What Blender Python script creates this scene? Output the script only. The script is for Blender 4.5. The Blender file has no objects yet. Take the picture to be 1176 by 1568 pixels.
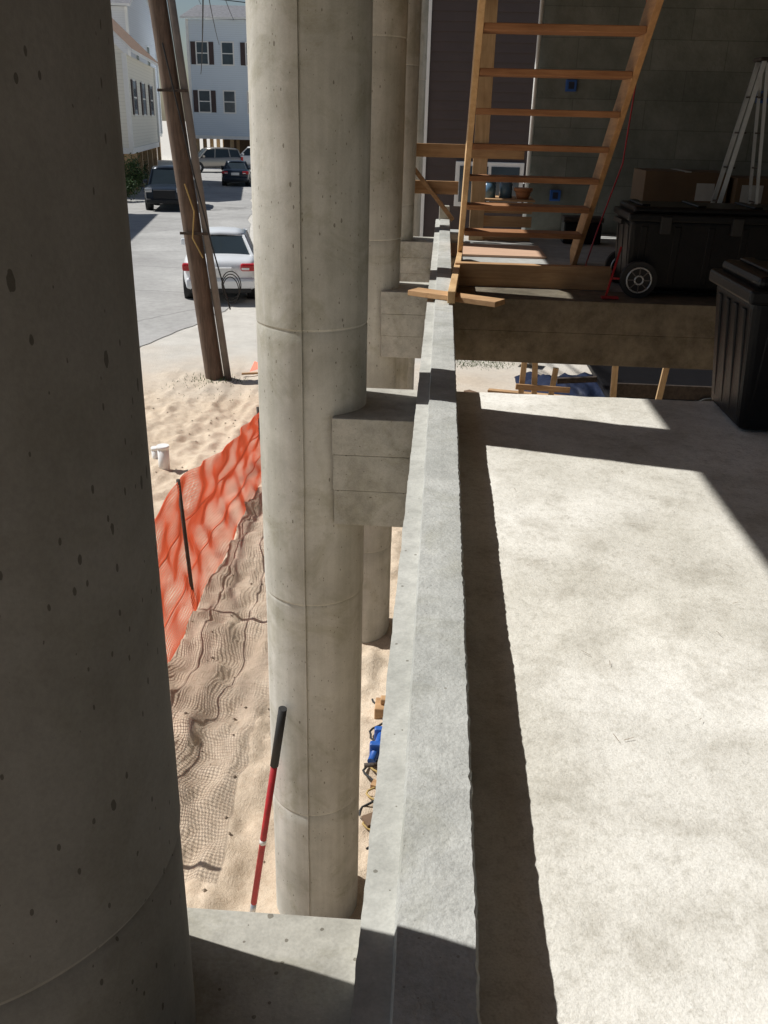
import bpy, bmesh, math, random
from mathutils import Vector, Matrix, noise
random.seed(7)
R=math.radians
sc=bpy.context.scene
GZ=-4.03; DZ=-1.13; HC=-0.975; BZ=-1.59

# ---------------------------------------------------------------- materials
def nt(name):
    m=bpy.data.materials.new(name); m.use_nodes=True
    t=m.node_tree; b=t.nodes['Principled BSDF']
    return m,t,b
def N(t,typ,**kw):
    n=t.nodes.new(typ)
    for k,v in kw.items():
        if k in n.inputs: n.inputs[k].default_value=v
        else: setattr(n,k,v)
    return n
def L(t,a,b): t.links.new(a,b)
def c4(c): return (c[0],c[1],c[2],1)
def ramp(t,fac,p0,c0,p1,c1):
    r=N(t,'ShaderNodeValToRGB'); e=r.color_ramp.elements
    e[0].position=p0;e[0].color=c4(c0);e[1].position=p1;e[1].color=c4(c1)
    L(t,fac,r.inputs['Fac']); return r
def mul(t,a,b,fac=1.0):
    m=N(t,'ShaderNodeMix'); m.data_type='RGBA'; m.blend_type='MULTIPLY'
    m.inputs[0].default_value=fac
    L(t,a,m.inputs[6]); L(t,b,m.inputs[7]); return m.outputs[2]
def math_(t,op,a,b=None):
    m=N(t,'ShaderNodeMath',operation=op)
    if hasattr(a,'links'): L(t,a,m.inputs[0])
    else: m.inputs[0].default_value=a
    if b is not None:
        if hasattr(b,'links'): L(t,b,m.inputs[1])
        else: m.inputs[1].default_value=b
    return m.outputs[0]
def coords(t,stretch=(1,1,1),rot=(0,0,0)):
    tc=N(t,'ShaderNodeTexCoord'); mp=N(t,'ShaderNodeMapping')
    mp.inputs['Scale'].default_value=stretch; mp.inputs['Rotation'].default_value=rot
    L(t,tc.outputs['Object'],mp.inputs['Vector']); return mp.outputs[0]
def noise_(t,v,scale,detail=4,rough=.6,dist=0):
    n=N(t,'ShaderNodeTexNoise',Scale=scale,Detail=detail,Roughness=rough,Distortion=dist)
    L(t,v,n.inputs['Vector']); return n.outputs['Fac']
def simple(name,col,rough=.6,metal=0,var=.15,scale=6,bump=0,bscale=40,spec=None,stretch=(1,1,1)):
    m,t,b=nt(name); v=coords(t,stretch)
    n=noise_(t,v,scale,5)
    d=[c*(1-var) for c in col]; l=[min(1,c*(1+var)) for c in col]
    r=ramp(t,n,.3,d,.7,l); L(t,r.outputs[0],b.inputs['Base Color'])
    b.inputs['Roughness'].default_value=rough; b.inputs['Metallic'].default_value=metal
    if spec is not None: b.inputs['Specular IOR Level'].default_value=spec
    if bump:
        bn=N(t,'ShaderNodeBump',Strength=bump,Distance=.02); L(t,noise_(t,v,bscale,4),bn.inputs['Height']); L(t,bn.outputs[0],b.inputs['Normal'])
    return m
def concrete(name,lo,hi,scale=2.0,speck=.25,bump=.4,bscale=60,bdist=.006,pits=0,pitscale=22,pitr=.2,pstretch=(1,1,.6),prot=(0,0,0),stain=.25,streak=0,pitdark=.5,pk=1.9,blotch=0):
    m,t,b=nt(name); v=coords(t)
    n1=noise_(t,v,scale,6,.6,.4)
    col=ramp(t,n1,.32,lo,.68,hi).outputs[0]
    n2=noise_(t,v,scale*6,5,.7)
    col=mul(t,col,ramp(t,n2,.3,(1-stain,)*3,.6,(1,1,1)).outputs[0])
    n3=noise_(t,v,180,2,.6)
    col=mul(t,col,ramp(t,n3,.3,(1-speck,)*3,.62,(1,1,1)).outputs[0])
    if streak:
        vs=coords(t,(9,9,.5)); n4=noise_(t,vs,1.2,4,.6)
        col=mul(t,col,ramp(t,n4,.35,(1-streak,1-streak,1-streak*1.15),.62,(1,1,1)).outputs[0])
    if blotch:
        n5=noise_(t,v,3.3,7,.72,.9)
        col=mul(t,col,ramp(t,n5,.36,(1-blotch,1-blotch*1.05,1-blotch*1.35),.50,(1,1,1)).outputs[0])
    h=math_(t,'ADD',math_(t,'MULTIPLY',noise_(t,v,bscale,4,.65),1.0),math_(t,'MULTIPLY',noise_(t,v,bscale*.2,4,.6),1.2))
    if pits:
        vp=coords(t,pstretch,prot)
        for kk,(sc_,pr) in enumerate(((pitscale,pits*.55),(pitscale*pk,pits))):
            nv=N(t,'ShaderNodeTexVoronoi',Scale=sc_); L(t,vp,nv.inputs['Vector'])
            sep=N(t,'ShaderNodeSeparateColor'); L(t,nv.outputs['Color'],sep.inputs[0])
            thr=math_(t,'MULTIPLY',math_(t,'SUBTRACT',sep.outputs[0],1-pr),pitr/pr)
            dd=math_(t,'ADD',nv.outputs['Distance'],math_(t,'MULTIPLY',math_(t,'SUBTRACT',noise_(t,v,120,2),.5),.14))
            hit=math_(t,'LESS_THAN',dd,thr)
            inv=ramp(t,hit,0,(1,1,1),1,(pitdark,pitdark*.96,pitdark*.9)).outputs[0]
            col=mul(t,col,inv)
            h=math_(t,'SUBTRACT',h,math_(t,'MULTIPLY',hit,1.5))
    bn=N(t,'ShaderNodeBump',Strength=bump,Distance=bdist); L(t,h,bn.inputs['Height']); L(t,bn.outputs[0],b.inputs['Normal'])
    L(t,col,b.inputs['Base Color']); b.inputs['Roughness'].default_value=.9
    b.inputs['Specular IOR Level'].default_value=.25
    return m
def wood(name,lo,hi,axis='X',knots=True):
    m,t,b=nt(name)
    s={'X':(.7,9,9),'Y':(9,.7,9),'Z':(9,9,.7)}[axis]
    v=coords(t,s); n=noise_(t,v,3.0,6,.65,.8)
    col=ramp(t,n,.3,lo,.7,hi).outputs[0]
    v2=coords(t); col=mul(t,col,ramp(t,noise_(t,v2,3,4),.3,(.72,.7,.68),.6,(1,1,1)).outputs[0])
    L(t,col,b.inputs['Base Color']); b.inputs['Roughness'].default_value=.7
    bn=N(t,'ShaderNodeBump',Strength=.3,Distance=.004); L(t,n,bn.inputs['Height']); L(t,bn.outputs[0],b.inputs['Normal'])
    return m

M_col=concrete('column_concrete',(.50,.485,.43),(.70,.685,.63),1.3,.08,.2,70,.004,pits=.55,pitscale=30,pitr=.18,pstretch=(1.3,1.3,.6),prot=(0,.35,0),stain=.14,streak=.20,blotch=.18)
M_colShade=concrete('column_concrete_pitted_shaded',(.165,.152,.136),(.235,.22,.20),1.6,.10,.22,90,.003,pits=.8,pitscale=36,pitr=.185,pstretch=(1.3,1.3,.6),prot=(.3,.6,0),stain=.12,streak=.12,pitdark=.42,pk=1.7,blotch=.12)  # near column: pits, plus its shaded side put into a darker base colour
M_curb=concrete('curb_concrete',(.40,.405,.375),(.56,.56,.525),2.2,.16,.5,85,.006,pits=.4,pitscale=60,pitr=.18,pstretch=(1,1,1),stain=.22,pitdark=.65,blotch=.14)
M_ledge=concrete('curb_ledge_concrete',(.42,.42,.38),(.55,.545,.50),2.5,.12,.3,60,.004,pits=.4,pitscale=40,pitr=.16,pstretch=(1,1,1),stain=.25)
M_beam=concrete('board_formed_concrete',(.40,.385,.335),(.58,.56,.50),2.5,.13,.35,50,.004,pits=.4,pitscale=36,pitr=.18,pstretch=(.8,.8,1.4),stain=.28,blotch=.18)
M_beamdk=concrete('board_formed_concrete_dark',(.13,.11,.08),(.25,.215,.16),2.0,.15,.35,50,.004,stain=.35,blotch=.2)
M_floor=concrete('floor_concrete',(.38,.38,.36),(.50,.50,.47),1.5,.15,.3,60,.004)
M_woodX=wood('lumber_x',(.38,.21,.095),(.58,.37,.19),'X')
M_woodY=wood('lumber_y',(.36,.20,.09),(.56,.36,.19),'Y')
M_woodZ=wood('lumber_z',(.44,.28,.13),(.64,.45,.26),'Z')
M_tread=wood('tread_lumber',(.28,.12,.05),(.46,.23,.10),'X')
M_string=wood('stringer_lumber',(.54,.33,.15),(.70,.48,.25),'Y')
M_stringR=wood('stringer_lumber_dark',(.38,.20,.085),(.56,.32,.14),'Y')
M_pole=wood('weathered_pole',(.07,.045,.03),(.17,.115,.08),'Z')
M_polegrey=simple('grey_conduit',(.15,.13,.115),.6,0,.2,5)
M_black=simple('black_plastic',(.008,.008,.009),.38,0,.2,8,.12,90,.25)
M_blackgloss=simple('black_rubber',(.02,.02,.02),.7)
M_glass=simple('car_glass',(.025,.035,.04),.06,0,.1,2)
M_wglass=simple('window_glass',(.05,.07,.09),.08,0,.2,2)
M_white=simple('white_trim',(.78,.78,.76),.5,0,.05,4)
M_alu=simple('aluminium',(.62,.63,.64),.35,.8,.1,10)
M_red=simple('red_lens',(.45,.015,.02),.25)
M_redp=simple('red_paint',(.42,.02,.025),.5,0,.2,20)
M_orange=simple('orange_plastic_net',(.90,.155,.055),.55,0,.15,3)
M_blue=simple('blue_plastic',(.02,.10,.38),.45,0,.2,8)
M_steel=simple('rusty_steel',(.06,.045,.035),.7,.3,.4,20,.4,60)
M_card=simple('cardboard',(.14,.09,.05),.8,0,.12,5)
M_label=simple('paper_label',(.5,.5,.48),.7)
M_terra=simple('terracotta',(.40,.17,.07),.8)
M_tarp=simple('blue_tarp_shaded',(.012,.02,.05),.5,0,.3,12,.6,12)  # blue tarp, colour darkened to stand in for shade below the floor
M_grass=simple('grass_blades',(.075,.12,.03),.7,0,.5,9)
M_leaf=simple('leaf_green',(.045,.085,.02),.6,0,.5,6)
M_needle=simple('pine_needle',(.16,.09,.04),.8)
M_jug=simple('water_jug_plastic',(.10,.2,.32),.2)
# deck: troweled slab with damp / dusty patches
M_deck,t,b=nt('deck_concrete'); v=coords(t)
col=ramp(t,noise_(t,v,1.5,7,.66,.3),.36,(.66,.635,.57),.62,(.86,.835,.77)).outputs[0]
col=mul(t,col,ramp(t,noise_(t,v,6.5,6,.72,.2),.34,(.80,.79,.77),.52,(1,1,1)).outputs[0])
col=mul(t,col,ramp(t,noise_(t,v,.8,3,.5,.2),.34,(.86,.85,.82),.50,(1,1,1)).outputs[0])
col=mul(t,col,ramp(t,noise_(t,v,45,4,.75),.36,(.86,.855,.84),.5,(1,1,1)).outputs[0])
col=mul(t,col,ramp(t,noise_(t,v,230,2,.6),.32,(.86,.855,.84),.55,(1,1,1)).outputs[0])
h=math_(t,'ADD',math_(t,'MULTIPLY',noise_(t,v,110,4,.7),.6),math_(t,'MULTIPLY',noise_(t,v,34,5,.7),.8))
h=math_(t,'ADD',h,math_(t,'MULTIPLY',noise_(t,v,7,3,.6),1.8))
bn=N(t,'ShaderNodeBump',Strength=.55,Distance=.006); L(t,h,bn.inputs['Height']); L(t,bn.outputs[0],b.inputs['Normal'])
L(t,col,b.inputs['Base Color']); b.inputs['Roughness'].default_value=.92; b.inputs['Specular IOR Level'].default_value=.2

# ---------------------------------------------------------------- mesh helpers
def link(o,parent=None):
    sc.collection.objects.link(o)
    if parent: o.parent=parent
    return o
def empty(name,loc=(0,0,0),rot=0):
    e=bpy.data.objects.new(name,None); e.empty_display_size=.1; e.location=loc; e.rotation_euler=(0,0,rot); link(e); return e
def mesh(name,vs,fs,mats,parent=None,smooth=False,mi=None):
    me=bpy.data.meshes.new(name); me.from_pydata([tuple(v) for v in vs],[],fs)
    if not isinstance(mats,(list,tuple)): mats=[mats]
    for m in mats: me.materials.append(m)
    if mi:
        for i,p in enumerate(me.polygons): p.material_index=mi[i]
    if smooth: me.polygons.foreach_set('use_smooth',[True]*len(me.polygons))
    me.update(); o=bpy.data.objects.new(name,me); return link(o,parent)
def bev(o,w,seg=2):
    m=o.modifiers.new('bevel','BEVEL'); m.width=w; m.segments=seg; m.limit_method='ANGLE'; return o
BF=[(0,3,2,1),(4,5,6,7),(0,1,5,4),(1,2,6,5),(2,3,7,6),(3,0,4,7)]
def box(name,x0,x1,y0,y1,z0,z1,mat,parent=None,b=0):
    vs=[(x0,y0,z0),(x1,y0,z0),(x1,y1,z0),(x0,y1,z0),(x0,y0,z1),(x1,y0,z1),(x1,y1,z1),(x0,y1,z1)]
    o=mesh(name,vs,BF,mat,parent)
    if b: bev(o,b)
    return o
def bar(name,p,q,w,h,mat,parent=None,up=(0,0,1),b=0):
    p=Vector(p);q=Vector(q);d=(q-p).normalized();u=Vector(up)
    s=d.cross(u).normalized();u=s.cross(d).normalized()
    vs=[]
    for c in (p,q):
        for a,e in((-1,-1),(1,-1),(1,1),(-1,1)): vs.append(c+s*w/2*a+u*h/2*e)
    o=mesh(name,vs,[(0,1,2,3),(7,6,5,4),(0,4,5,1),(1,5,6,2),(2,6,7,3),(3,7,4,0)],mat,parent)
    if b: bev(o,b)
    return o
def cyl(name,p,q,r,mat,parent=None,r2=None,n=20,smooth=True,cap=True):
    p=Vector(p);q=Vector(q);d=(q-p).normalized()
    u=Vector((0,0,1)) if abs(d.z)<.9 else Vector((1,0,0))
    s=d.cross(u).normalized();u=s.cross(d)
    r2=r if r2 is None else r2
    vs=[];fs=[]
    for c,rr in((p,r),(q,r2)):
        for i in range(n):
            a=2*math.pi*i/n; vs.append(c+(s*math.cos(a)+u*math.sin(a))*rr)
    for i in range(n): fs.append((i,(i+1)%n,n+(i+1)%n,n+i))
    o=mesh(name,vs,fs+([tuple(range(n))[::-1],tuple(range(n,2*n))] if cap else []),mat,parent)
    if smooth:
        for i in range(n): o.data.polygons[i].use_smooth=True
    return o
def tube(name,pts,r,mat,parent=None):
    c=bpy.data.curves.new(name,'CURVE'); c.dimensions='3D'; c.bevel_depth=r; c.bevel_resolution=2
    s=c.splines.new('POLY'); s.points.add(len(pts)-1)
    for i,p in enumerate(pts): s.points[i].co=(p[0],p[1],p[2],1)
    c.materials.append(mat); o=bpy.data.objects.new(name,c); return link(o,parent)
def nz(x,y,z=0): return noise.noise(Vector((x,y,z)))

# ---------------------------------------------------------------- ground
def lin(a,b,s):
    n=max(1,round((b-a)/s)); return [a+(b-a)*i/n for i in range(n)]
xs=[-900,-400,-150,-60,-30,-18,-12,-9]+lin(-7,-4.6,.3)+lin(-4.6,.4,.035)+lin(.4,3,.3)+[3,6,12,30,80,250,900]
ys=[-300,-80,-20,-5,0]+lin(1.5,2.6,.3)+lin(2.6,13,.045)+lin(13,17,.12)+[17,19,22,27,35,50,80,130,250,500,1200]
def gh(x,y):
    f=1.0
    if x<-4.6: f*=max(0,1-(-4.6-x)/.8)
    if x>.4: f*=max(0,1-(x-.4)/1.5)
    if y>13: f*=max(0,1-(y-13)/3)
    if y<2: f*=0
    if f==0: return GZ
    h=.045*nz(x*.9,y*.7)+.060*nz(x*2.6,y*1.9,3)+.050*nz(x*5,y*4,7)+.026*nz(x*11,y*9,7)+.006*nz(x*24,y*24,5)
    wob=.14*nz(y*.35,2.2)
    for xc,ww in((-1.0,.17),(-1.48,.15),(-2.5,.2),(-3.2,.2)):
        d=(x-xc-wob)/ww
        if abs(d)<1.6:
            k=math.exp(-d**4)
            cle=math.sin((y+abs(d)*.10+.25*nz(y*2,x*2))*2*math.pi/.34)
            h+=k*(-.030+.012*max(-.3,cle)*max(0,.3+nz(y*1.3,xc)*1.6)) + .024*math.exp(-((abs(d)-1.15)/.2)**2)*(.5+1.2*nz(y*3,xc))
    return GZ+h*f
vs=[(x,y,gh(x,y)) for y in ys for x in xs]; nx=len(xs)
fs=[(j*nx+i,j*nx+i+1,(j+1)*nx+i+1,(j+1)*nx+i) for j in range(len(ys)-1) for i in range(nx-1)]
m,t,b=nt('sand_ground'); v=coords(t)
n1=noise_(t,v,.8,6,.6); col=ramp(t,n1,.3,(.63,.51,.38),.7,(.80,.68,.53)).outputs[0]
col=mul(t,col,ramp(t,noise_(t,v,14,5,.7),.3,(.82,.79,.76),.6,(1,1,1)).outputs[0])
col=mul(t,col,ramp(t,noise_(t,v,220,2),.3,(.78,.75,.73),.6,(1,1,1)).outputs[0])
tc=N(t,'ShaderNodeTexCoord'); sp=N(t,'ShaderNodeSeparateXYZ'); L(t,tc.outputs['Object'],sp.inputs[0])
mr=N(t,'ShaderNodeMapRange'); L(t,math_(t,'ADD',sp.outputs[1],math_(t,'MULTIPLY',noise_(t,v,.6,5),5)),mr.inputs[0]); mr.inputs[1].default_value=15.5; mr.inputs[2].default_value=19.5
far=ramp(t,noise_(t,v,1.5,7,.7),.3,(.50,.47,.42),.7,(.66,.63,.57)).outputs[0]
mx=N(t,'ShaderNodeMix'); mx.data_type='RGBA'; L(t,mr.outputs[0],mx.inputs[0]); L(t,col,mx.inputs[6]); L(t,far,mx.inputs[7])
L(t,mx.outputs[2],b.inputs['Base Color']); b.inputs['Roughness'].default_value=.95; b.inputs['Specular IOR Level'].default_value=.1
bn=N(t,'ShaderNodeBump',Strength=.6,Distance=.02); L(t,math_(t,'ADD',noise_(t,v,30,4,.7),math_(t,'MULTIPLY',noise_(t,v,120,3,.7),.5)),bn.inputs['Height']); L(t,bn.outputs[0],b.inputs['Normal'])
mesh('ground',vs,fs,m,smooth=True)

# road
M_road,t,b=nt('asphalt'); v=coords(t)
col=ramp(t,noise_(t,v,.35,7,.65,.5),.3,(.30,.29,.275),.7,(.46,.45,.425)).outputs[0]
col=mul(t,col,ramp(t,noise_(t,v,6,6,.7),.3,(.8,.8,.8),.6,(1,1,1)).outputs[0])
vor=N(t,'ShaderNodeTexVoronoi',Scale=.3); vor.feature='DISTANCE_TO_EDGE'
vw=N(t,'ShaderNodeMix'); vw.data_type='VECTOR'; vw.inputs[0].default_value=.35
nn=N(t,'ShaderNodeTexNoise',Scale=.8,Detail=5); L(t,v,nn.inputs['Vector']); L(t,v,vw.inputs[4]); L(t,nn.outputs['Color'],vw.inputs[5]); L(t,vw.outputs[1],vor.inputs['Vector'])
col=mul(t,col,ramp(t,vor.outputs['Distance'],.003,(.7,.7,.7),.009,(1,1,1)).outputs[0])
L(t,col,b.inputs['Base Color']); b.inputs['Roughness'].default_value=.85
RE=[(-7.0,6),(-6.3,12),(-5.7,16.2),(-4.9,19.5),(-4.75,22),(-8.7,42),(-12.6,62),(-16.2,80),(-17,96)]
LE=[(-14,6),(-13.2,12),(-12.4,16.2),(-11.8,19.5),(-11.9,22),(-15.8,42),(-19.8,62),(-23.5,80),(-27,96)]
def strip(name,A,B,z,mat,sub=12,jit=0):
    P=[];Q=[]
    for i in range(len(A)-1):
        for k in range(sub):
            f=k/sub; P.append([A[i][j]*(1-f)+A[i+1][j]*f for j in(0,1)]); Q.append([B[i][j]*(1-f)+B[i+1][j]*f for j in(0,1)])
    P.append(list(A[-1]));Q.append(list(B[-1])); vs=[];fs=[]
    for i,(p,q) in enumerate(zip(P,Q)):
        vs.append((p[0]+jit*nz(p[1]*1.7,1),p[1],z)); vs.append((q[0]+jit*nz(q[1]*1.7,5),q[1],z))
        if i: fs.append((2*i-2,2*i-1,2*i+1,2*i))
    return mesh(name,vs,fs,mat)
strip('road',LE,RE,GZ+.012,M_road,12,.35)
M_walk=concrete('sidewalk_concrete',(.52,.50,.46),(.64,.62,.57),.6,.1,.2,30,.004)
def kerbwalk(name,E,side,w):
    e=empty(name); zt=GZ+.12
    for i in range(4,len(E)-2):
        a=E[i];c=E[i+1]
        vs=[];
        for p in (a,c):
            x0=p[0]+side*.35; x1=p[0]+side*(.35+w)
            vs+=[(x0,p[1],GZ-.02),(x0,p[1],zt),(x1,p[1],zt),(x1,p[1],GZ-.02)]
        mesh('slab_%d'%i,vs,[(0,1,5,4),(1,2,6,5),(2,3,7,6)],M_walk,e)
    return e
kerbwalk('sidewalk',LE,-1,1.6); kerbwalk('sidewalk',RE,1,1.3)

# ---------------------------------------------------------------- concrete columns
RINGS=[1.75,.52,-.76,-2.0,-3.22]
def column(cx,cy,mat,seam_ang,seed,z1=2.04):
    n=150; r=.2285
    zs=[GZ-.15+i*.08 for i in range(int((z1-GZ+.15)/.08)+1)]+[z1]
    for q in RINGS: zs+=[q-.012,q-.004,q,q+.006]
    zs=sorted(set(zs)); vs=[];fs=[]
    angs=[2*math.pi*i/n for i in range(n)]+[(seam_ang+d)%(2*math.pi) for d in(-.03,-.012,-.001,.004,.012,.03)]
    angs=sorted(set(round(a,5) for a in angs)); n=len(angs)
    for z in zs:
        k=sum(1 for q in RINGS if z>=q-.001)
        rr=r+.0015*k+.0008*math.sin(seed+k*2.3)
        ja=.012*nz(z*4,seed,2)
        for q in RINGS:
            if abs(z-q+.004)<.0045: rr-=.003
        for i,a in enumerate(angs):
            da=(a-seam_ang+math.pi)%(2*math.pi)-math.pi
            e=(.0085*math.exp(da/.22) if da<=.0005 else -.003*math.exp(-(da/.012)))*(1+.25*nz(z*4,seed))
            w=.0022*nz(math.cos(a)*2+seed,math.sin(a)*2,z*1.4)
            vs.append((cx+(rr+e+w)*math.cos(a+ja),cy+(rr+e+w)*math.sin(a+ja),z))
    for j in range(len(zs)-1):
        for i in range(n): fs.append((j*n+i,j*n+(i+1)%n,(j+1)*n+(i+1)%n,(j+1)*n+i))
    o=mesh('concrete_column',vs,fs,mat,smooth=True)
    try: o.data.set_sharp_from_angle(angle=R(22))
    except Exception: pass
    return o
CP=[(-.50,.74),(-.52,3.69),(-.52,6.70),(-.52,9.70),(-.52,12.75)]
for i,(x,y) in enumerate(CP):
    column(x,y,M_colShade if i==0 else M_col,R(-92) if i==1 else R(-200+i*40),i*3.1)

# ---------------------------------------------------------------- curb, beams, deck
ys2=[-1.5+.012*i for i in range(int(12.25/.012))]
vs=[];fs=[];mi=[]
for y in ys2:
    j1=.0030*nz(y*9,1)+.0015*nz(y*40,2); j2=.0018*nz(y*6,9)+.0028*nz(y*45,4)+.0028*nz(y*95,4)
    j3=.003*nz(y*5,6)+.0012*nz(y*50,2); zz=.003*nz(y*3,8)
    xo=-.064+j1; xi=.093+j2
    vs+=[(xo,y,BZ),(xo,y,HC-.024+zz),(-.017+j3*.5,y,HC-.020+zz),(-.013+j3*.5,y,HC+zz),(.035,y,HC+.001+zz),(xi-.004,y,HC+zz-.001),(xi,y,HC-.006+zz),(.091+.003*nz(y*20,3),y,DZ-.02)]
prof=8
for i in range(len(ys2)-1):
    for k in range(prof-1):
        a=i*prof+k; fs.append((a,a+1,a+1+prof,a+prof)); mi.append(1 if k<2 else 0)
fs.append(tuple(range(prof))[::-1]); mi.append(0)
l=(len(ys2)-1)*prof; fs.append(tuple(range(l,l+prof))); mi.append(0)
curb=mesh('concrete_curb',vs,fs,[M_curb,M_ledge],mi=mi)
e=empty('curb_end_post')
box('post_block',-.03,.085,10.50,10.62,HC-.01,HC+.14,M_beam,e,.008)
e=empty('edge_beam'); box('beam',-.057,.30,-1.5,3.44,BZ,DZ-.07,M_beam,e,.01)
def boardbeam(name,x0,x1,y0,y1,z0,z1,mat,nb=3,top=True):
    e=empty(name); hh=(z1-z0)/nb
    for k in range(nb):
        d=.004*((k*7)%3)
        za=z0+k*hh+(.002 if k else 0); zb=z0+(k+1)*hh
        box('board_course_%d'%k,x0-d,x1,y0-d,y1+d,za,zb,mat,e,.003)
        if k: box('joint_%d'%k,x0+.003,x1-.003,y0+.003,y1-.003,z0+k*hh-.004,z0+k*hh+.006,mat,e)
    return e
boardbeam('column_beam',-.40,-.068,.52,.975,BZ,DZ+.02,M_beam)
boardbeam('column_beam',-.40,-.068,3.46,3.92,BZ,DZ+.02,M_beam)
boardbeam('column_beam',-.40,-.068,6.47,6.93,BZ,DZ+.02,M_beam)
boardbeam('column_beam',-.40,-.068,9.47,9.93,BZ,DZ+.02,M_beam)
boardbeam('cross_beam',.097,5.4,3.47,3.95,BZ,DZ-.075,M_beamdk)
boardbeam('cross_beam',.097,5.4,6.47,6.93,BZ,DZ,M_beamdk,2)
X=lin(.08,1.6,.02)+lin(1.6,5.4,.2)+[5.4]; Y=lin(-1.5,.3,.1)+lin(.3,4.0,.02)+[4.0]
vs=[];fs=[]
for y in Y:
    for x in X:
        h=.004*nz(x*2.5,y*2.5)+.0022*nz(x*9,y*9,3)+.0010*nz(x*24,y*24,9)
        vs.append((x,y+(.008*nz(x*9,4) if y==4.0 else 0),DZ+h))
nx=len(X)
fs=[(j*nx+i,j*nx+i+1,(j+1)*nx+i+1,(j+1)*nx+i) for j in range(len(Y)-1) for i in range(nx-1)]
e=empty('concrete_deck')
mesh('slab_top',vs,fs,M_deck,e,smooth=True)
box('slab_body',.097,5.4,-1.5,3.985,DZ-.07,DZ-.012,M_deck,e)
e=empty('concrete_floor')
box('slab',.097,5.4,6.935,11.0,DZ-.16,DZ-.004,M_floor,e)
# a few dry pine needles on the slab
vs=[];fs=[]
for i in range(30):
    x=random.uniform(.25,1.3);y=random.uniform(1.2,3.6);a=random.uniform(0,6.28);l=random.uniform(.005,.013);w=.0006
    z=DZ+.005; dx,dy=math.cos(a)*l,math.sin(a)*l; sx,sy=-math.sin(a)*w,math.cos(a)*w
    k=len(vs); vs+=[(x-dx-sx,y-dy-sy,z),(x+dx-sx,y+dy-sy,z+.002),(x+dx+sx,y+dy+sy,z+.002),(x-dx+sx,y-dy+sy,z)]
    fs+=[(k,k+1,k+2,k+3)]
mesh('pine_needles',vs,fs,M_needle)

# ---------------------------------------------------------------- upper floor & walls
XE=-1.574
e=empty('upper_floor')
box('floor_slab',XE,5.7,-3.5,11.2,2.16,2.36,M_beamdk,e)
box('rim_beam',XE,XE+.1,-3.5,11.2,2.04,2.158,M_woodY,e)
for i in range(24):
    y=-3.2+i*.6; box('joist_%d'%i,XE+.105,5.6,y,y+.045,1.95,2.157,M_woodX,e)
M_block,t,b=nt('shade_wall'); v=coords(t)
br=N(t,'ShaderNodeTexBrick',Scale=1.0); br.inputs['Brick Width'].default_value=.8; br.inputs['Row Height'].default_value=.3; br.inputs['Mortar Size'].default_value=.006; br.inputs['Mortar Smooth'].default_value=.5
br.inputs['Color1'].default_value=(.22,.232,.21,1); br.inputs['Color2'].default_value=(.27,.28,.255,1); br.inputs['Mortar'].default_value=(.17,.18,.165,1)
tcx=N(t,'ShaderNodeTexCoord'); sx=N(t,'ShaderNodeSeparateXYZ'); L(t,tcx.outputs['Object'],sx.inputs[0]); cb=N(t,'ShaderNodeCombineXYZ')
L(t,math_(t,'ADD',sx.outputs[0],sx.outputs[1]),cb.inputs[0]); L(t,sx.outputs[2],cb.inputs[1]); L(t,cb.outputs[0],br.inputs['Vector'])
col=mul(t,br.outputs['Color'],ramp(t,noise_(t,v,2.5,6,.7),.3,(.55,.57,.55),.65,(1,1,1)).outputs[0])
L(t,col,b.inputs['Base Color']); b.inputs['Roughness'].default_value=.9
bn=N(t,'ShaderNodeBump',Strength=.4,Distance=.01); L(t,noise_(t,v,25,4),bn.inputs['Height']); L(t,bn.outputs[0],b.inputs['Normal'])
box('shade_wall',.99,5.6,11.0,11.2,DZ-.2,2.16,M_block)
box('shade_wall',5.42,5.6,-3.5,10.998,GZ-.1,2.16,M_block)  # unseen side wall, added to shade the space under the upper floor
def outlet(x,z):
    e=empty('outlet_box'); box('body',x-.06,x+.06,10.95,10.998,z-.06,z+.06,M_blue,e,.006)
    box('recess_shade',x-.03,x+.03,10.944,10.952,z-.035,z+.035,M_tarp,e)  # raised dark plate; shade of the open box put into its colour
outlet(1.30,-.72); outlet(1.36,.43); outlet(3.45,.36)
e=empty('white_conduit'); cyl('pipe',(.96,10.9,-1.13),(.96,10.9,2.1),.022,M_white,e,n=12)
for z in(-.6,.5,1.6): box('clip',.925,.995,10.905,11.02,z,z+.03,M_white,e)

# ---------------------------------------------------------------- neighbour houses
def clap(name,x0,x1,y,z0,z1,mat,parent,h=.16):
    vs=[];fs=[];z=z0
    while z<z1:
        zt=min(z+h,z1);k=len(vs)
        vs+=[(x0,y-.018,z),(x1,y-.018,z),(x1,y,zt),(x0,y,zt),(x0,y,z),(x1,y,z)]
        fs+=[(k,k+1,k+2,k+3),(k+4,k+5,k+1,k)]
        z=zt
    return mesh(name,vs,fs,mat,parent)
M_brown=simple('brown_siding',(.075,.056,.052),.7,0,.08,3)
e=empty('brown_house')
box('walls',-.36,9,18,27,GZ+.6,6.5,M_brown,e)
box('foundation',-.3,8.9,18.06,26.9,GZ-.1,GZ+.6,M_beamdk,e)
clap('siding',-.34,9,17.99,GZ+.6,6.5,M_brown,e)
box('corner_board',-.47,-.345,17.93,18.1,GZ+.5,6.5,M_white,e)
cyl('downspout',(-.58,17.9,GZ+.2),(-.58,17.9,6.4),.045,M_white,e,n=10)
box('window_frame',.22,1.5,17.90,17.98,-1.42,-.62,M_white,e,.01)
box('window_glass_l',.30,.83,17.885,17.902,-1.34,-.70,M_wglass,e); box('window_glass_r',.89,1.42,17.885,17.902,-1.34,-.70,M_wglass,e)
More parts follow.
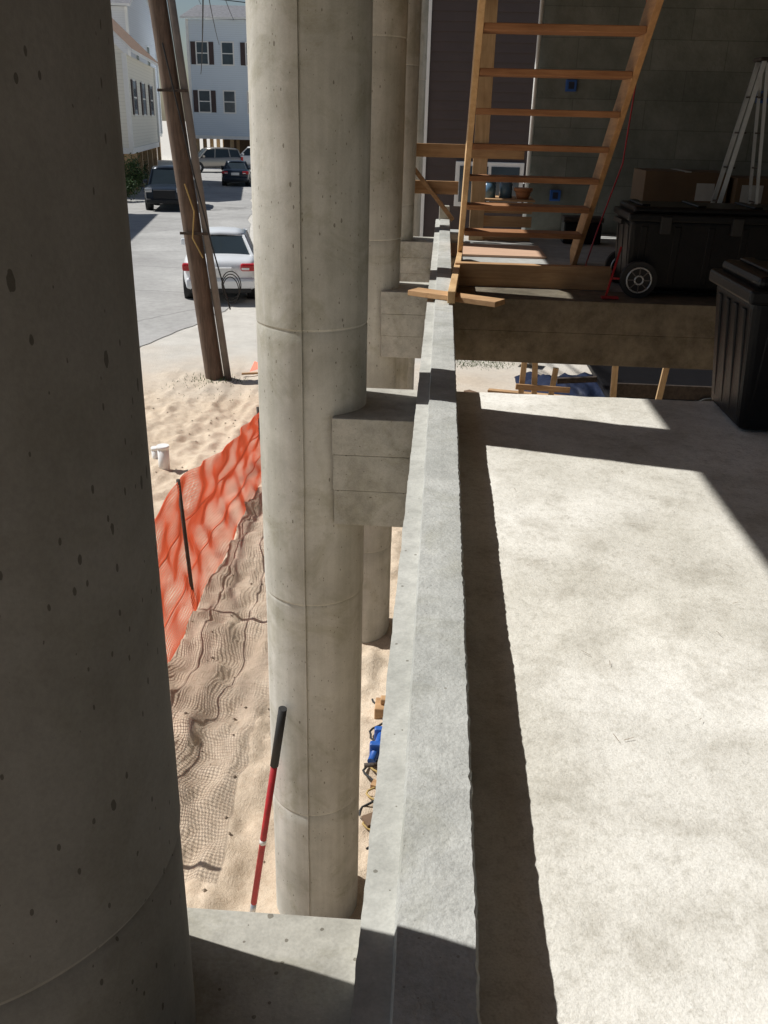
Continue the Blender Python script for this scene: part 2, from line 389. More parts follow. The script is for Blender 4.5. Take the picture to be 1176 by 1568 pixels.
mesh('roof',[(-.8,17.5,6.5),(9.4,17.5,6.5),(9.4,22.5,9),(-.8,22.5,9),(9.4,27.5,6.5),(-.8,27.5,6.5)],[(0,1,2,3),(3,2,4,5),(0,3,5),(1,4,2)],M_black,e)

def siding(name,col,per=.18):
    m,t,b=nt(name); tc=N(t,'ShaderNodeTexCoord'); s=N(t,'ShaderNodeSeparateXYZ'); L(t,tc.outputs['Object'],s.inputs[0])
    fr=math_(t,'FRACT',math_(t,'MULTIPLY',s.outputs[2],1/per))
    r=ramp(t,fr,0,[c*.8 for c in col],.18,col); L(t,r.outputs[0],b.inputs['Base Color']); b.inputs['Roughness'].default_value=.7
    bn=N(t,'ShaderNodeBump',Strength=.5,Distance=.02); L(t,fr,bn.inputs['Height']); L(t,bn.outputs[0],b.inputs['Normal']); return m
M_shingle=simple('tan_shingle',(.36,.22,.14),.9,0,.3,4,.5,8)
M_shingleG=simple('grey_shingle',(.16,.16,.17),.9,0,.3,4,.5,8)
M_brownwall=simple('brown_enclosure',(.16,.10,.06),.8)
def house(name,ox,oy,rot,w,d,zb,ze,rh,wallm,roofm,wins,ridge='y',shut=None,piles=True):
    e=empty(name,(ox,oy,0),rot)
    box('walls',0,w,0,d,zb,ze,wallm,e)
    for x in(0,w):
        for y in(0,d): box('corner_trim',x-.12,x+.12,y-.12,y+.12,zb-.02,ze-.01,M_white,e)
    box('skirt_board',-.06,w+.06,-.06,d+.06,zb-.3,zb-.003,M_white,e)
    o=.5
    if ridge=='y':
        A=[(-o,-o,ze),(w/2,-o,ze+rh),(w+o,-o,ze),(-o,d+o,ze),(w/2,d+o,ze+rh),(w+o,d+o,ze)]
        g=[(0,-.01,ze),(w/2,-.01,ze+rh*.93),(w,-.01,ze)]
    else:
        A=[(-o,-o,ze),(-o,d/2,ze+rh),(-o,d+o,ze),(w+o,-o,ze),(w+o,d/2,ze+rh),(w+o,d+o,ze)]
        g=[(w+.01,0,ze),(w+.01,d/2,ze+rh*.93),(w+.01,d,ze)]
    A2=[(p[0],p[1],p[2]+.18) for p in A]
    fs=[(6,7,10,9),(7,8,11,10),(0,3,4,1),(1,4,5,2),(0,1,7,6),(1,2,8,7),(3,9,10,4),(4,10,11,5),(0,6,9,3),(2,5,11,8)]
    mesh('roof',A+A2,fs,[roofm,M_white],e,mi=[0,0,1,1,1,1,1,1,1,1])
    mesh('gable',g,[(0,1,2)],wallm,e)
    for k,(f,u,z,ww,wh,sh) in enumerate(wins):
        def fb(nm,u0,u1,z0,z1,p0,p1,mt):
            if f=='f': box(nm,u0,u1,-p1,-p0,z0,z1,mt,e)
            else: box(nm,w+p0,w+p1,u0,u1,z0,z1,mt,e)
        fb('window_frame_%d'%k,u-ww/2-.12,u+ww/2+.12,z-wh/2-.12,z+wh/2+.12,-.05,.06,M_white)
        fb('window_glass_%d'%k,u-ww/2,u+ww/2,z-wh/2,z+wh/2,.0,.075,M_wglass)
        fb('window_rail_%d'%k,u-ww/2,u+ww/2,z-.04,z+.04,.0,.09,M_white)
        if sh:
            for s in(-1,1):
                c=u+s*(ww/2+.12+.24); fb('shutter_%d'%k,c-.22,c+.22,z-wh/2-.05,z+wh/2+.05,-.02,.07,sh)
    if piles:
        nxp=max(2,int(w/3)+1); nyp=max(2,int(d/3)+1)
        for i in range(nxp):
            for j in range(nyp):
                x=.3+(w-.6)*i/(nxp-1); y=.3+(d-.6)*j/(nyp-1)
                box('piling',x-.16,x+.16,y-.16,y+.16,GZ-.1,zb-.3,M_woodZ,e)
        box('enclosure',w*.3,w-.5,d*.25,d-.4,GZ-.05,zb-.302,M_brownwall,e)
    return e
M_beige=siding('beige_siding',(.76,.74,.66)); M_bluegrey=siding('bluegrey_siding',(.62,.70,.78)); M_grey=siding('grey_siding',(.64,.66,.69))
sh=simple('dark_shutter',(.05,.03,.03),.6)
ra=R(11.3); w=7.0
house('beige_house',-17.3-w*math.cos(ra),52-w*math.sin(ra),ra,w,15,-1.6,3.1,3.7,M_beige,M_shingle,
  [('s',3.0,1.0,1.1,1.7,sh),('s',7.5,1.0,1.1,1.7,sh),('s',12,1.0,1.1,1.7,sh),('f',5.3,1.0,1.1,1.7,None),('f',2.,1.0,1.1,1.7,None)])
house('bluegrey_house',-24.4,92,0,7.4,12,-1.5,8.4,1.6,M_bluegrey,M_shingleG,
  [('f',1.3,5.6,1.0,1.8,sh),('f',3.7,5.6,1.0,1.8,None),('f',6,5.6,1.0,1.8,sh),('f',1.3,1.5,1.0,1.8,sh),('f',3.7,1.5,1.0,1.8,None),('f',6,1.5,1.0,1.8,None)],'x')
house('grey_house',-37,84,R(6),9.3,12,-1.5,8.6,3.2,M_grey,M_shingleG,
  [('s',3,5.2,1,1.7,None),('s',8,5.2,1,1.7,None),('f',7,1.5,1,1.7,None),('s',3,1.2,1,1.7,None),('s',8,1.2,1,1.7,None)],'x')
house('grey_house',-27,32,R(11.3),9,9,-1.6,4.2,2.2,M_grey,M_shingle,[('s',3,2,1,1.6,sh),('s',6,2,1,1.6,sh)])
# ---------------------------------------------------------------- cars
def car(name,loc,rot,paint,kind='sedan'):
    e=empty(name,(loc[0],loc[1],GZ+.012),rot)
    if kind=='sedan':
        st=[(-2.33,.62,.42,.78),(-2.28,.80,.30,.96),(-2.05,.87,.24,1.03),(-1.5,.90,.22,1.06),(-.7,.91,.2,1.0),(.4,.91,.2,.97),(1.1,.9,.2,.95),(1.8,.87,.22,.84),(2.2,.78,.28,.70),(2.32,.6,.38,.56)]
        gb=[(-1.72,.76,1.02),(-.9,.80,.99),(0,.81,.97),(1.12,.76,.93)]; gt=[(-.95,.55,1.40),(-.7,.60,1.44),(-.1,.62,1.46),(.35,.58,1.42)]; tl=.82; wr=.33
    else:
        st=[(-2.33,.75,.42,1.05),(-2.28,.88,.38,1.18),(-2.0,.93,.34,1.22),(-1.4,.95,.32,1.22),(-.7,.95,.32,1.18),(.4,.95,.32,1.16),(1.1,.94,.32,1.14),(1.8,.92,.34,1.08),(2.25,.88,.38,1.00),(2.34,.78,.45,.88)]
        gb=[(-2.22,.82,1.2),(-1.3,.84,1.18),(0,.85,1.16),(1.25,.80,1.12)]; gt=[(-2.0,.68,1.76),(-1.2,.71,1.82),(-.1,.71,1.83),(.55,.66,1.76)]; tl=1.0; wr=.38
    vs=[];fs=[]
    def sec(y,w,zb,zt):
        h=zt-zb
        half=[(0,zb),(w*.8,zb),(w*.96,zb+h*.12),(w,zb+h*.4),(w*.985,zb+h*.72),(w*.93,zt-h*.04),(w*.78,zt),(0,zt+.02)]
        pts=half+[(-x,z) for x,z in half[-2:0:-1]]
        return [(x,y,z) for x,z in pts]
    for s in st: vs+=sec(*s)
    n=14
    for j in range(len(st)-1):
        for i in range(n): fs.append((j*n+i,j*n+(i+1)%n,(j+1)*n+(i+1)%n,(j+1)*n+i))
    fs.append(tuple(range(n))[::-1]); fs.append(tuple(range((len(st)-1)*n,len(st)*n)))
    o=mesh('body',vs,fs,paint,e,smooth=True); s=o.modifiers.new('s','SUBSURF'); s.levels=2; s.render_levels=2
    vs=[];fs=[];k=len(gb)
    for (yb,wb,zb),(yt,wt,zt) in zip(gb,gt): vs+=[(-wb,yb,zb-.05),(-wt,yt,zt),(wt,yt,zt),(wb,yb,zb-.05)]
    for j in range(k-1):
        for i in range(3): fs.append((j*4+i,j*4+i+1,(j+1)*4+i+1,(j+1)*4+i))
    fs+=[(3,2,1,0),(4*k-4,4*k-3,4*k-2,4*k-1)]
    mesh('windows',vs,fs,M_glass,e)
    vs=[];fs=[]
    for (yt,wt,zt) in gt: vs+=[(-wt-.02,yt,zt-.01),(-wt*.6,yt,zt+.045),(0,yt,zt+.06),(wt*.6,yt,zt+.045),(wt+.02,yt,zt-.01)]
    for j in range(k-1):
        for i in range(4): fs.append((j*5+i,j*5+i+1,(j+1)*5+i+1,(j+1)*5+i))
    o=mesh('roof',vs,fs,paint,e,smooth=True); s=o.modifiers.new('so','SOLIDIFY'); s.thickness=.04
    for sg in(-1,1):
        for j in range(k):
            yb,wb,zb=gb[j]; yt,wt,zt=gt[j]
            bar('pillar',(sg*(wb+.005),yb,zb-.03),(sg*(wt+.005),yt,zt),.07,.05,paint,e,up=(1,0,0))
        for yy in (-1.38,1.42):
            W=st[3][1]
            cyl('wheel',(sg*(W-.22),yy,wr),(sg*(W+.012),yy,wr),wr,M_blackgloss,e,n=28)
            cyl('rim',(sg*(W+.0),yy,wr),(sg*(W+.02),yy,wr),wr*.62,M_alu,e,n=20)
            cyl('arch',(sg*(W-.3),yy,wr+.02),(sg*(W+.006),yy,wr+.02),wr+.06,M_blackgloss,e,n=28)
        box('mirror',sg*.98-.1,sg*.98+.1,.85,1.0,st[5][3]-.02,st[5][3]+.14,paint,e,.03)
        if kind=='sedan':
            box('taillight',sg*.67-.2,sg*.67+.2,-2.36,-2.15,.76,.93,M_red,e,.04)
            box('taillight_lens',sg*.58-.09,sg*.58+.09,-2.368,-2.36,.79,.84,M_white,e)
        else:
            box('taillight',sg*.84-.09,sg*.84+.09,-2.38,-2.2,.85,1.2,M_red,e,.03)
        box('headlight',sg*(st[-2][1]-.17)-.16,sg*(st[-2][1]-.17)+.16,2.1,2.36,st[-1][3]-.04,st[-1][3]+.14,M_alu,e,.04)
    box('plate',-.26,.26,-2.39,-2.3,tl-.13,tl+.02,M_white,e)
    box('rear_bumper',-.80,.80,-2.41,-2.1,.36,.60,paint,e,.06)
    box('rear_valance',-.7,.7,-2.38,-2.1,.26,.37,M_blackgloss,e,.03)
    box('grille',-.5,.5,2.2,2.37,st[-1][2]+.12,st[-1][3]+.06,M_blackgloss,e,.03)
    box('front_bumper',-.84,.84,2.1,2.40,.34,.55,paint if kind=='sedan' else M_blackgloss,e,.06)
    return e
def paint(n,c,metal=.5):
    m=simple(n,c,.28,metal,.04,2); return m
P_sil=paint('silver_paint',(.78,.80,.81),.15); P_navy=paint('navy_paint',(.02,.03,.045),.3); P_champ=paint('champagne_paint',(.4,.37,.33)); P_white=paint('white_paint',(.75,.75,.75),0)
car('parked_sedan',(-5.58,23.2),R(12),P_sil)
car('parked_suv',(-13.3,45),R(191),P_navy,'suv')
car('parked_sedan',(-13.9,63),R(10),P_navy)
car('parked_suv',(-19.0,77),R(120),P_champ,'suv')
car('parked_suv',(-16.9,84),R(100),P_white,'suv')

# ---------------------------------------------------------------- utility pole & wires
e=empty('utility_pole')
p0=Vector((-3.70,14.5,GZ-.2)); top=Vector((-4.75,14.7,6.0))
d=(top-p0)
vs=[];fs=[];n=20
for j in range(40):
    f=j/39; c=p0+d*f
    for i in range(n):
        a=6.283*i/n; r=.155-.04*f+.006*nz(i*.9,f*9)
        vs.append((c.x+r*math.cos(a),c.y+r*math.sin(a),c.z))
    if j:
        for i in range(n): fs.append(((j-1)*n+i,(j-1)*n+(i+1)%n,j*n+(i+1)%n,j*n+i))
mesh('shaft',vs,fs,M_pole,e,smooth=True)
cyl('riser_conduit',p0+Vector((.24,-.04,0)),top+Vector((.20,-.04,0)),.06,M_polegrey,e,n=12)
for f in(.25,.45,.62): 
    c=p0+d*f; bar('strap',(c.x-.16,c.y-.16,c.z),(c.x+.30,c.y-.14,c.z),.03,.04,M_steel,e)
box('crossarm',-5.6,-3.9,14.6,14.72,5.3,5.42,M_pole,e)
for k in range(3):
    pts=[(p0.x+.36+.13*math.cos(a)*(1+.1*k),14.35+.03*k,GZ+1.5+.21*math.sin(a)+.04*k) for a in [6.283*i/24 for i in range(25)]]
    tube('cable_coil_%d'%k,pts,.008,M_blackgloss,e)
tube('cable_drop',[(p0.x+.35,14.3,GZ+1.2),(p0.x+.1,14.3,GZ+2.2),(p0.x-.12,14.32,GZ+3.2),(-4.2,14.4,1)],.012,M_blackgloss,e)
M_yel=simple('yellow_rope',(.40,.28,.10),.8)
tube('yellow_rope',[(p0.x-.28,14.32,GZ+3.1),(p0.x-.15,14.3,GZ+2.7),(p0.x-.2,14.3,GZ+2.3),(p0.x-.05,14.3,GZ+2.0)],.012,M_yel,e)
e=empty('overhead_wires')
def sag(a,b,s,n=24): 
    a=Vector(a);b=Vector(b); return [a.lerp(b,i/n)-Vector((0,0,4*s*(i/n)*(1-i/n))) for i in range(n+1)]
for k,(z0,xx,yy,z1) in enumerate([(5.45,-23,92,9.6),(5.4,-20,92,8.4),(5.2,-21,90,6.2),(4.2,-26,80,9.2),(3.6,-17,67,2.8)]):
    tube('wire_%d'%k,sag((-4.7+.3*k,14.7,z0),(xx,yy,z1),.5),.022,M_blackgloss,e)
for k in range(2): tube('wire_cross_%d'%k,sag((-45,60+k,11-k*.8),(5,75+k,7.5-k*.8),.6),.03,M_blackgloss,e)

# ---------------------------------------------------------------- orange fence
vs=[];fs=[]
cs=.026
ny=int((13.6-4.0)/cs); nzc=44
for j in range(ny+1):
    y=4.0+j*cs
    ztop=-2.80-.42*min(1,max(0,(y-6.9)/3.0))-.06*math.sin((y-6.82)*math.pi/3.3)**2
    for i in range(nzc+1):
        f=i/nzc
        zz=GZ-.0+(ztop-GZ)*f+.02*nz(y*3,f*4,5)
        xx=-2.02-.08*f-.10*math.sin(math.pi*f)*(.6+nz(y*.7,f*1.5))+.05*nz(y*2.5,f*5,2)+.03*nz(y*1.1+f*2,4)
        vs.append((xx,y,zz))
for j in range(ny):
    for i in range(nzc):
        a=j*(nzc+1)+i; fs.append((a,a+1,a+nzc+2,a+nzc+1))
e=empty('orange_safety_fence')
o=mesh('plastic_net',vs,fs,M_orange,e); wf=o.modifiers.new('w','WIREFRAME'); wf.thickness=.0062; wf.use_even_offset=False
for y in(4.1,6.82,10.2,13.5):
    cyl('stake_%d'%int(y),(-2.04,y,GZ-.2),(-2.11,y,GZ+1.24 if y<8 else GZ+.85),.017,M_steel,e,n=10)
for k,(zb,zs) in enumerate(((.25,.02),(.62,.03))):
    tube('band_%d'%k,[(-2.03-.08*zb-.10*math.sin(math.pi*zb)*(.6+nz(y*.7,zb*1.5))+.05*nz(y*2.5,zb*5,2)+.03*nz(y*1.1+zb*2,4)+.006,y,GZ+(-2.80-.42*min(1,max(0,(y-6.9)/3.0))-.06*math.sin((y-6.82)*math.pi/3.3)**2-GZ)*zb+.02*nz(y*3,zb*4,5)) for y in [4.0+.1*i for i in range(96)]],.007,M_orange,e)
e=empty('marking_pole')
a=Vector((-.86,3.50,GZ)); bb=Vector((-.645,3.46,-2.57))
cyl('tip',a,a.lerp(bb,.10),.016,M_alu,e); cyl('red_shaft',a.lerp(bb,.10),a.lerp(bb,.76),.017,M_redp,e); cyl('white_band',a.lerp(bb,.40),a.lerp(bb,.42),.0176,M_white,e)
cyl('black_grip',a.lerp(bb,.76),bb,.021,M_blackgloss,e)
e=empty('capped_pipe'); cyl('pipe',(-3.33,10.24,GZ-.1),(-3.33,10.24,GZ+.25),.07,M_white,e); cyl('cap',(-3.33,10.24,GZ+.25),(-3.33,10.24,GZ+.29),.078,M_white,e)
e=empty('capped_pipe'); cyl('pipe',(-3.55,10.6,GZ-.1),(-3.55,10.6,GZ+.10),.05,M_white,e); cyl('cap',(-3.55,10.6,GZ+.10),(-3.55,10.6,GZ+.13),.056,M_white,e)
e=empty('blue_clamp_and_timber')
box('timber',-.32,.35,5.35,5.50,GZ,GZ+.10,M_woodX,e,.008); box('timber_top',-.28,.2,5.40,5.46,GZ+.102,GZ+.15,M_woodX,e,.008)
cyl('clamp_body',(-.30,4.80,GZ+.07),(-.24,5.1,GZ+.10),.028,M_blue,e); cyl('clamp_screw',(-.34,4.7,GZ+.12),(-.22,4.72,GZ+.12),.015,M_steel,e)
box('clamp_jaw',-.32,-.2,4.88,4.93,GZ+.02,GZ+.15,M_blue,e,.012); box('clamp_foot',-.30,-.18,5.06,5.11,GZ+.02,GZ+.14,M_blue,e,.012)
e=empty('extension_cord')
tube('cord',[(-.27+.08*math.sin(i*.55)+.05*nz(i*.4,3),4.05+i*.035,GZ+.035+.02*abs(nz(i*.3,8))) for i in range(44)],.008,M_blackgloss,e)
tube('cord_yellow',[(-.24+.07*math.sin(i*.7+1),4.1+i*.03,GZ+.04) for i in range(24)],.007,M_yel,e)
e=empty('scrap_boards')
bar('board_1',(-.30,4.25,GZ+.05),(.2,4.55,GZ+.06),.09,.03,M_brownwall,e); bar('board_2',(-.28,4.62,GZ+.04),(.1,4.50,GZ+.05),.06,.03,M_woodX,e)

# ---------------------------------------------------------------- wooden stairs
e=empty('wooden_stairs')
x0,x1=.20,1.19
rise,run=.233,.28
def sp(i): return 8.0-run*i, -.82+rise*i
ya,za=sp(-1.33); yb,zb=sp(12)
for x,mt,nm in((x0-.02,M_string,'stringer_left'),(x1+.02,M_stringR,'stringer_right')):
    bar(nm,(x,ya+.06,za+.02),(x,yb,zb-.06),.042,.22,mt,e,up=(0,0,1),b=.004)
for i in range(0,12):
    y,z=sp(i); box('tread_%d'%i,x0+.003,x1-.003,y-.14,y+.12,z-.04,z,M_tread,e,.004)
bar('extension_board',(.185,8.40,DZ+.05),(.080,5.30,HC+.045),.045,.07,M_string,e,b=.003)
e=empty('foot_plank')
bar('plank',(-.155,5.62,HC+.018),(.37,5.32,HC+.018),.13,.032,M_woodX,e,b=.003)
e=empty('lumber_beam'); box('beam',.12,1.30,6.96,7.05,DZ,DZ+.17,M_woodX,e,.004); box('beam_behind',.12,1.45,7.4,7.45,DZ,DZ+.10,M_woodX,e,.004)
e=empty('plywood_sheet'); box('sheet',.10,1.0,8.65,9.5,DZ,DZ+.018,simple('plywood',(.58,.38,.26),.7,0,.12,5,stretch=(1,8,1)),e)
e=empty('wooden_guard_rail')
box('post',.30,.45,9.94,9.98,DZ,2.1,M_woodZ,e,.003)
box('top_rail',-.32,.82,9.895,9.935,-.31,-.18,M_woodX,e,.003); box('lower_rail',-.36,.16,9.895,9.935,-.67,-.54,M_woodX,e,.003)
bar('diagonal_brace',(-.33,9.86,-.40),(.12,9.86,-.92),.04,.13,M_woodX,e,up=(0,1,0),b=.003)
# ---------------------------------------------------------------- storage tote & trunk
def ribbed(name,x0,x1,y0,y1,z0,z1,nrx,nry,taper=.03):
    e=empty(name); h=z1-z0
    vs=[(x0+taper,y0+taper,z0),(x1-taper,y0+taper,z0),(x1-taper,y1-taper,z0),(x0+taper,y1-taper,z0),(x0,y0,z1-.09),(x1,y0,z1-.09),(x1,y1,z1-.09),(x0,y1,z1-.09)]
    bev(mesh('tub',vs,BF,M_black,e),.03,3)
    for k in range(nrx):
        x=x0+.1+(x1-x0-.2)*k/(nrx-1); bar('rib_front_%d'%k,(x,y0+taper+.004,z0+.05),(x,y0+.004,z1-.13),.05,.02,M_black,e,up=(0,1,0),b=.006)
    for k in range(nry):
        y=y0+.1+(y1-y0-.2)*k/(nry-1); bar('rib_side_%d'%k,(x0+taper+.004,y,z0+.05),(x0+.004,y,z1-.13),.05,.02,M_black,e,up=(1,0,0),b=.006)
    box('lid_rim',x0-.025,x1+.025,y0-.025,y1+.025,z1-.10,z1-.045,M_black,e,.012)
    box('lid',x0+.01,x1-.01,y0+.01,y1-.01,z1-.05,z1,M_black,e,.02)
    for k in range(4):
        x=x0+.1+(x1-x0-.2)*k/3; box('lid_rib_%d'%k,x-.03,x+.03,y0+.05,y1-.05,z1-.002,z1+.015,M_black,e,.008)
    return e
ribbed('storage_tote',1.205,1.90,3.50,4.03,DZ+.006,-.50,4,4,.05)
t_=ribbed('wheeled_trunk',1.36,2.75,6.75,7.35,DZ+.04,-.50,6,3)
for y in(6.70,7.36):
    cyl('wheel',(1.45,y-.03,DZ+.13),(1.45,y+.03,DZ+.13),.13,M_blackgloss,t_,n=28)
    cyl('hub',(1.45,y-.034,DZ+.13),(1.45,y+.034,DZ+.13),.09,M_blackgloss,t_,n=24)
    for rr_ in(.088,.03):
        tube('hub_ring',[(1.45+rr_*math.cos(a),y-.036,DZ+.13+rr_*math.sin(a)) for a in [6.2832*i/24 for i in range(25)]],.006,M_alu,t_)
    for k in range(8):
        a=k*.7854; bar('spoke',(1.45+.03*math.cos(a),y-.037,DZ+.13+.03*math.sin(a)),(1.45+.088*math.cos(a),y-.037,DZ+.13+.088*math.sin(a)),.007,.009,M_polegrey,t_,up=(0,1,0))
for x in(1.6,2.1,2.6): box('latch',x-.04,x+.04,6.70,6.745,-.68,-.56,M_blackgloss,t_,.008)
bar('handle',(1.33,6.9,-.62),(1.33,7.2,-.62),.03,.03,M_black,t_)
e=empty('cardboard_box'); box('carton',1.95,2.75,9.3,9.9,DZ,-.36,M_card,e,.004); box('tape',2.32,2.38,9.29,9.91,-.365,-.357,M_label,e); box('label',2.45,2.62,9.292,9.3,-.62,-.46,M_label,e)
e=empty('cardboard_box'); box('carton',2.8,3.35,9.2,9.8,DZ,-.40,M_card,e,.004); box('label',2.85,3.05,9.192,9.2,-.62,-.46,M_label,e); box('sticker',3.12,3.28,9.192,9.2,-.52,-.45,M_blue,e)
e=empty('wooden_crate')
for z in(DZ,DZ+.14,DZ+.28): 
    box('slat_f',.40,.96,10.0,10.02,z,z+.11,M_woodX,e); box('slat_s',.38,.398,10.0,10.5,z,z+.11,M_woodX,e)
box('top',.38,.98,9.98,10.52,DZ+.40,DZ+.42,M_woodX,e)
def jug(x,y,z):
    e=empty('water_jug'); cyl('body',(x,y,z),(x,y,z+.15),.07,M_jug,e); cyl('shoulder',(x,y,z+.15),(x,y,z+.20),.07,M_jug,e,r2=.03); cyl('cap',(x,y,z+.20),(x,y,z+.23),.028,M_blue,e)
jug(.5,10.2,DZ+.42); jug(.68,10.25,DZ+.42)
e=empty('terracotta_pot'); cyl('pot',(.86,10.15,DZ+.42),(.86,10.15,DZ+.50),.06,M_terra,e,r2=.09); cyl('rim',(.86,10.15,DZ+.50),(.86,10.15,DZ+.53),.10,M_terra,e)
e=empty('tool_box'); box('case',1.3,1.7,9.9,10.15,DZ,DZ+.22,M_black,e,.02); box('lid',1.29,1.71,9.89,10.16,DZ+.222,DZ+.27,M_steel,e,.01); bar('handle',(1.4,10.02,DZ+.31),(1.6,10.02,DZ+.31),.02,.02,M_black,e)
# step ladder seen side on
e=empty('step_ladder')
for y,s in((8.44,1),(8.66,-1)):
    bar('front_rail',(2.36,y,DZ),(2.63,y+.03*s,.56),.035,.018,M_alu,e,up=(0,1,0))
    bar('rear_rail',(2.82,y,DZ),(2.66,y+.03*s,.54),.026,.014,M_alu,e,up=(0,1,0))
for k in range(5):
    f=(k+1)/6; x=2.36+.27*f; z=DZ+1.69*f; box('step_%d'%k,x-.01,x+.04,8.46,8.64,z-.006,z+.006,M_steel,e)
    box('rear_brace_%d'%k,2.82-.165*f-.005,2.82-.165*f+.005,8.46,8.64,z-.006,z+.006,M_steel,e)
box('top_cap',2.59,2.69,8.44,8.66,.55,.58,M_steel,e,.01); cyl('pulley',(2.70,8.5,.30),(2.70,8.52,.30),.03,M_steel,e)
e=empty('red_extension_cord')
tube('cord',[(1.75,9.2,2.1),(1.74,9.2,1.2),(1.73,9.2,.4),(1.70,9.2,-.3),(1.5,9.0,-.9),(1.3,8.2,DZ+.02),(1.28,7.3,DZ+.02)],.007,M_redp,e)
e=empty('red_hand_truck'); bar('frame',(1.22,6.62,DZ+.02),(1.34,6.9,-.80),.014,.014,M_redp,e); bar('cross',(1.26,6.72,-1.0),(1.37,6.72,-1.0),.012,.012,M_redp,e); bar('toe',(1.18,6.58,DZ+.015),(1.30,6.58,DZ+.015),.06,.012,M_redp,e)
# ---------------------------------------------------------------- yard behind (below floor)
e=empty('lumber_pile')
for (x,y,dx,h) in((1.28,12.8,.03,1.1),(1.52,12.9,-.05,.9),(1.75,13.1,.06,.75),(3.1,12.2,.1,1.2),(2.55,12.2,-.06,1.1)):
    bar('stake',(x,y,GZ),(x+dx,y,GZ+h),.08,.05,M_woodZ,e,up=(0,1,0))
bar('stake_rail',(1.2,12.7,GZ+.55),(2.0,12.8,GZ+.5),.04,.08,M_woodX,e)
for k in range(7):
    x=random.uniform(.3,2.6);y=random.uniform(13.0,15.5); a=random.uniform(-.9,.9)
    bar('board_%d'%k,(x,y,GZ+.03+.02*k),(x+1.3*math.cos(a),y+1.3*math.sin(a),GZ+.05+.02*k),.12,.035,M_woodX if k%3==0 else M_brownwall,e)
vs=[];fs=[]
for j in range(13):
    for i in range(25):
        u=i/24-.5;v_=j/12-.5; vs.append((2.5+u*2.2,14.3+v_*2.0,GZ+.02+.25*max(0,1-4*u*u)*max(0,1-4*v_*v_)+.12*nz(u*12,v_*9)))
fs=[(j*25+i,j*25+i+1,(j+1)*25+i+1,(j+1)*25+i) for j in range(12) for i in range(24)]
mesh('blue_tarp_shaded',vs,fs,M_tarp,smooth=True)
e=empty('trailer_shade_fill')  # flat dark trailer, enlarged to stand in for shade on the ground
box('bed',2.5,5.2,12.4,15.6,GZ+.45,GZ+.55,M_black,e,.02); box('side_rail',2.5,5.2,12.36,12.4,GZ+.55,GZ+.75,M_steel,e,.01)
for yy in(12.3,15.65): cyl('wheel',(3.9,yy,GZ+.3),(3.9,yy+.14,GZ+.3),.3,M_blackgloss,e)
bar('tongue',(2.5,13.5,GZ+.5),(1.9,13.5,GZ+.45),.08,.08,M_steel,e)
e=empty('scrap_pile')
for k in range(14):
    x=random.uniform(.1,3.8);y=random.uniform(15.8,17.4);a=random.uniform(0,3.1);l=random.uniform(.4,1.2)
    bar('scrap_%d'%k,(x,y,GZ+.05+.03*k%.2),(x+l*math.cos(a),y+l*.4*math.sin(a),GZ+.1+random.uniform(0,.3)),random.uniform(.1,.3),random.uniform(.05,.2),random.choice([M_steel,M_brownwall,M_black,M_beamdk]),e)
def grass(name,patches):
    vs=[];fs=[]
    for cx,cy,r,n,h in patches:
        for i in range(n):
            a=random.uniform(0,6.28);d=r*math.sqrt(random.random())*random.uniform(.6,1.3); x=cx+d*math.cos(a)*1.5;y=cy+d*math.sin(a)
            a=random.uniform(0,3.14);w=.008; hh=h*random.uniform(.4,1); k=len(vs); lx,ly=random.uniform(-.5,.5)*hh,random.uniform(-.5,.5)*hh
            z=gh(x,y)-.01
            vs+=[(x-w*math.cos(a),y-w*math.sin(a),z),(x+w*math.cos(a),y+w*math.sin(a),z),(x+lx,y+ly,z+hh)]; fs.append((k,k+1,k+2))
    return mesh(name,vs,fs,M_grass)
grass('grass',[(-3.7,14.4,.32,200,.08),(-4.1,14.0,.3,40,.06),(.8,16.2,.45,700,.06),(-3.3,13.5,.4,30,.05)])
def shrub(x,y,r,h,n):
    vs=[];fs=[]
    cl=[(random.gauss(0,.45)*r,random.gauss(0,.45)*r,random.uniform(.25,.95)*h) for _ in range(14)]
    for i in range(n):
        c=random.choice(cl); p=Vector(c)+Vector((random.gauss(0,1),random.gauss(0,1),random.gauss(0,1)))*r*.22
        if p.z<.02: p.z=.05
        u=Vector((random.gauss(0,1),random.gauss(0,1),random.gauss(0,1))).normalized()*.07; w_=u.cross(Vector((random.random(),random.random(),random.random()))).normalized()*.04
        q=Vector((x,y,GZ))+p; k=len(vs); vs+=[q-u,q+w_,q+u,q-w_]; fs.append((k,k+1,k+2,k+3))
    return mesh('shrub',vs,fs,M_leaf)
shrub(-17.0,50.3,.9,1.9,2600); shrub(-16.4,47.5,.7,1.0,1500); shrub(-19.8,60,.8,1.3,1200)
e=empty('red_flag_debris'); mesh('cloth',[(-3.2,14.9,GZ+.02),(-2.9,14.95,GZ+.12),(-3.0,15.2,GZ+.03),(-3.15,15.1,GZ+.16)],[(0,1,3),(1,2,3),(0,3,2)],M_orange,e)
bar('stick',(-3.3,14.7,GZ+.03),(-2.5,14.9,GZ+.05),.04,.03,M_woodX,e)
vs=[];fs=[]
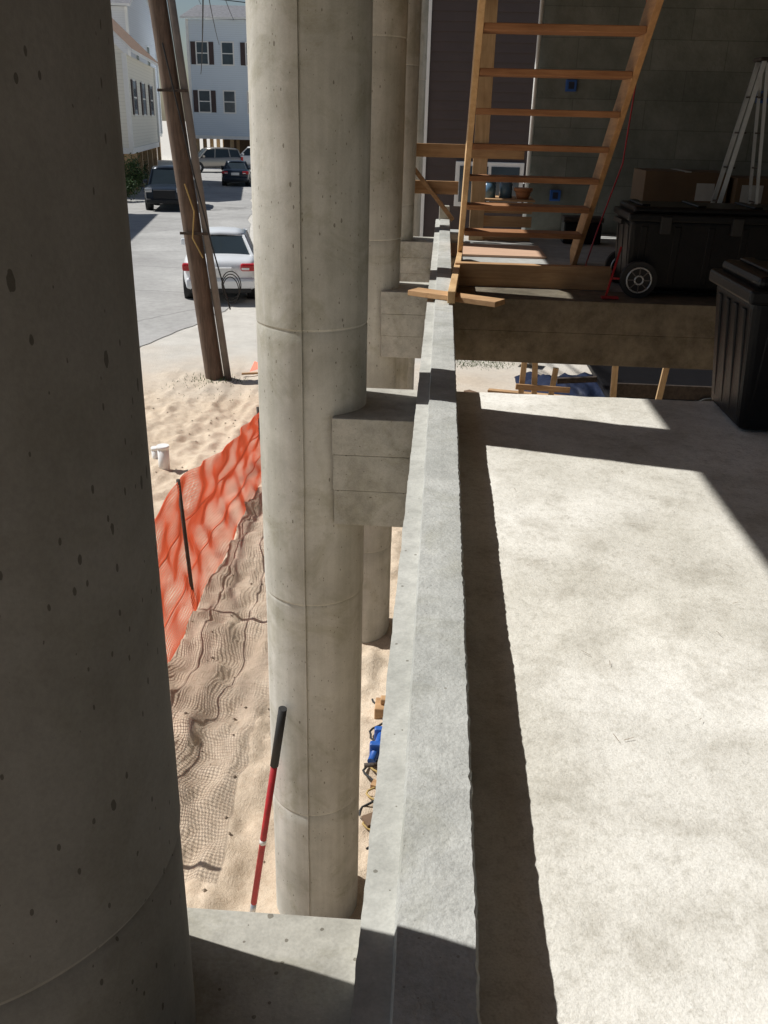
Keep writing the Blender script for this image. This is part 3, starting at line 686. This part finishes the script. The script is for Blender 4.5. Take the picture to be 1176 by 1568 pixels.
for i in range(420):
    x=random.uniform(-4.3,-.6);y=random.uniform(3,15);s=random.uniform(.005,.018);z=gh(x,y)+s*.3;k=len(vs)
    vs+=[(x-s,y,z),(x,y-s*.8,z),(x+s,y,z),(x,y+s*.8,z),(x,y,z+s*.8)]; fs+=[(k,k+1,k+4),(k+1,k+2,k+4),(k+2,k+3,k+4),(k+3,k,k+4)]
mesh('pebbles',vs,fs,simple('pebble',(.28,.22,.16),.9,0,.4,9))

# ---------------------------------------------------------------- camera, sun, sky
th=R(23.7);ps=R(3.07)
r0=Vector((math.cos(ps),math.sin(ps),0)); f0=Vector((-math.sin(ps)*math.cos(th),math.cos(ps)*math.cos(th),-math.sin(th))); u0=r0.cross(f0)
r_=(r0+.026*u0).normalized(); u_=(u0-.026*r0).normalized()
cam=bpy.data.cameras.new('camera'); co=bpy.data.objects.new('camera',cam); sc.collection.objects.link(co)
mw=Matrix((r_,u_,-f0)).transposed().to_4x4(); co.matrix_world=mw
cam.sensor_fit='VERTICAL'; cam.sensor_height=24; cam.sensor_width=18; cam.lens=20.755; cam.clip_start=.05; cam.clip_end=3000
sc.camera=co
E=R(50.4); az=math.atan2(-.969,.247)
S=Vector((math.sin(az)*math.cos(E),math.cos(az)*math.cos(E),math.sin(E)))
sl=bpy.data.lights.new('sun','SUN'); sl.energy=5.0; sl.angle=R(.55); sl.color=(1,.985,.955)
so=bpy.data.objects.new('sun',sl); so.rotation_euler=S.to_track_quat('Z','Y').to_euler(); so.location=(-10,5,20); sc.collection.objects.link(so)
w=bpy.data.worlds.new('World'); sc.world=w; w.use_nodes=True; t=w.node_tree
sk=t.nodes.new('ShaderNodeTexSky'); sk.sky_type='NISHITA'; sk.sun_disc=False; sk.sun_elevation=E; sk.sun_rotation=az%(2*math.pi)
bg=t.nodes['Background']; bg.inputs['Strength'].default_value=.055; t.links.new(sk.outputs[0],bg.inputs[0])
sc.view_settings.view_transform='Standard'; sc.view_settings.look='None'; sc.view_settings.exposure=0
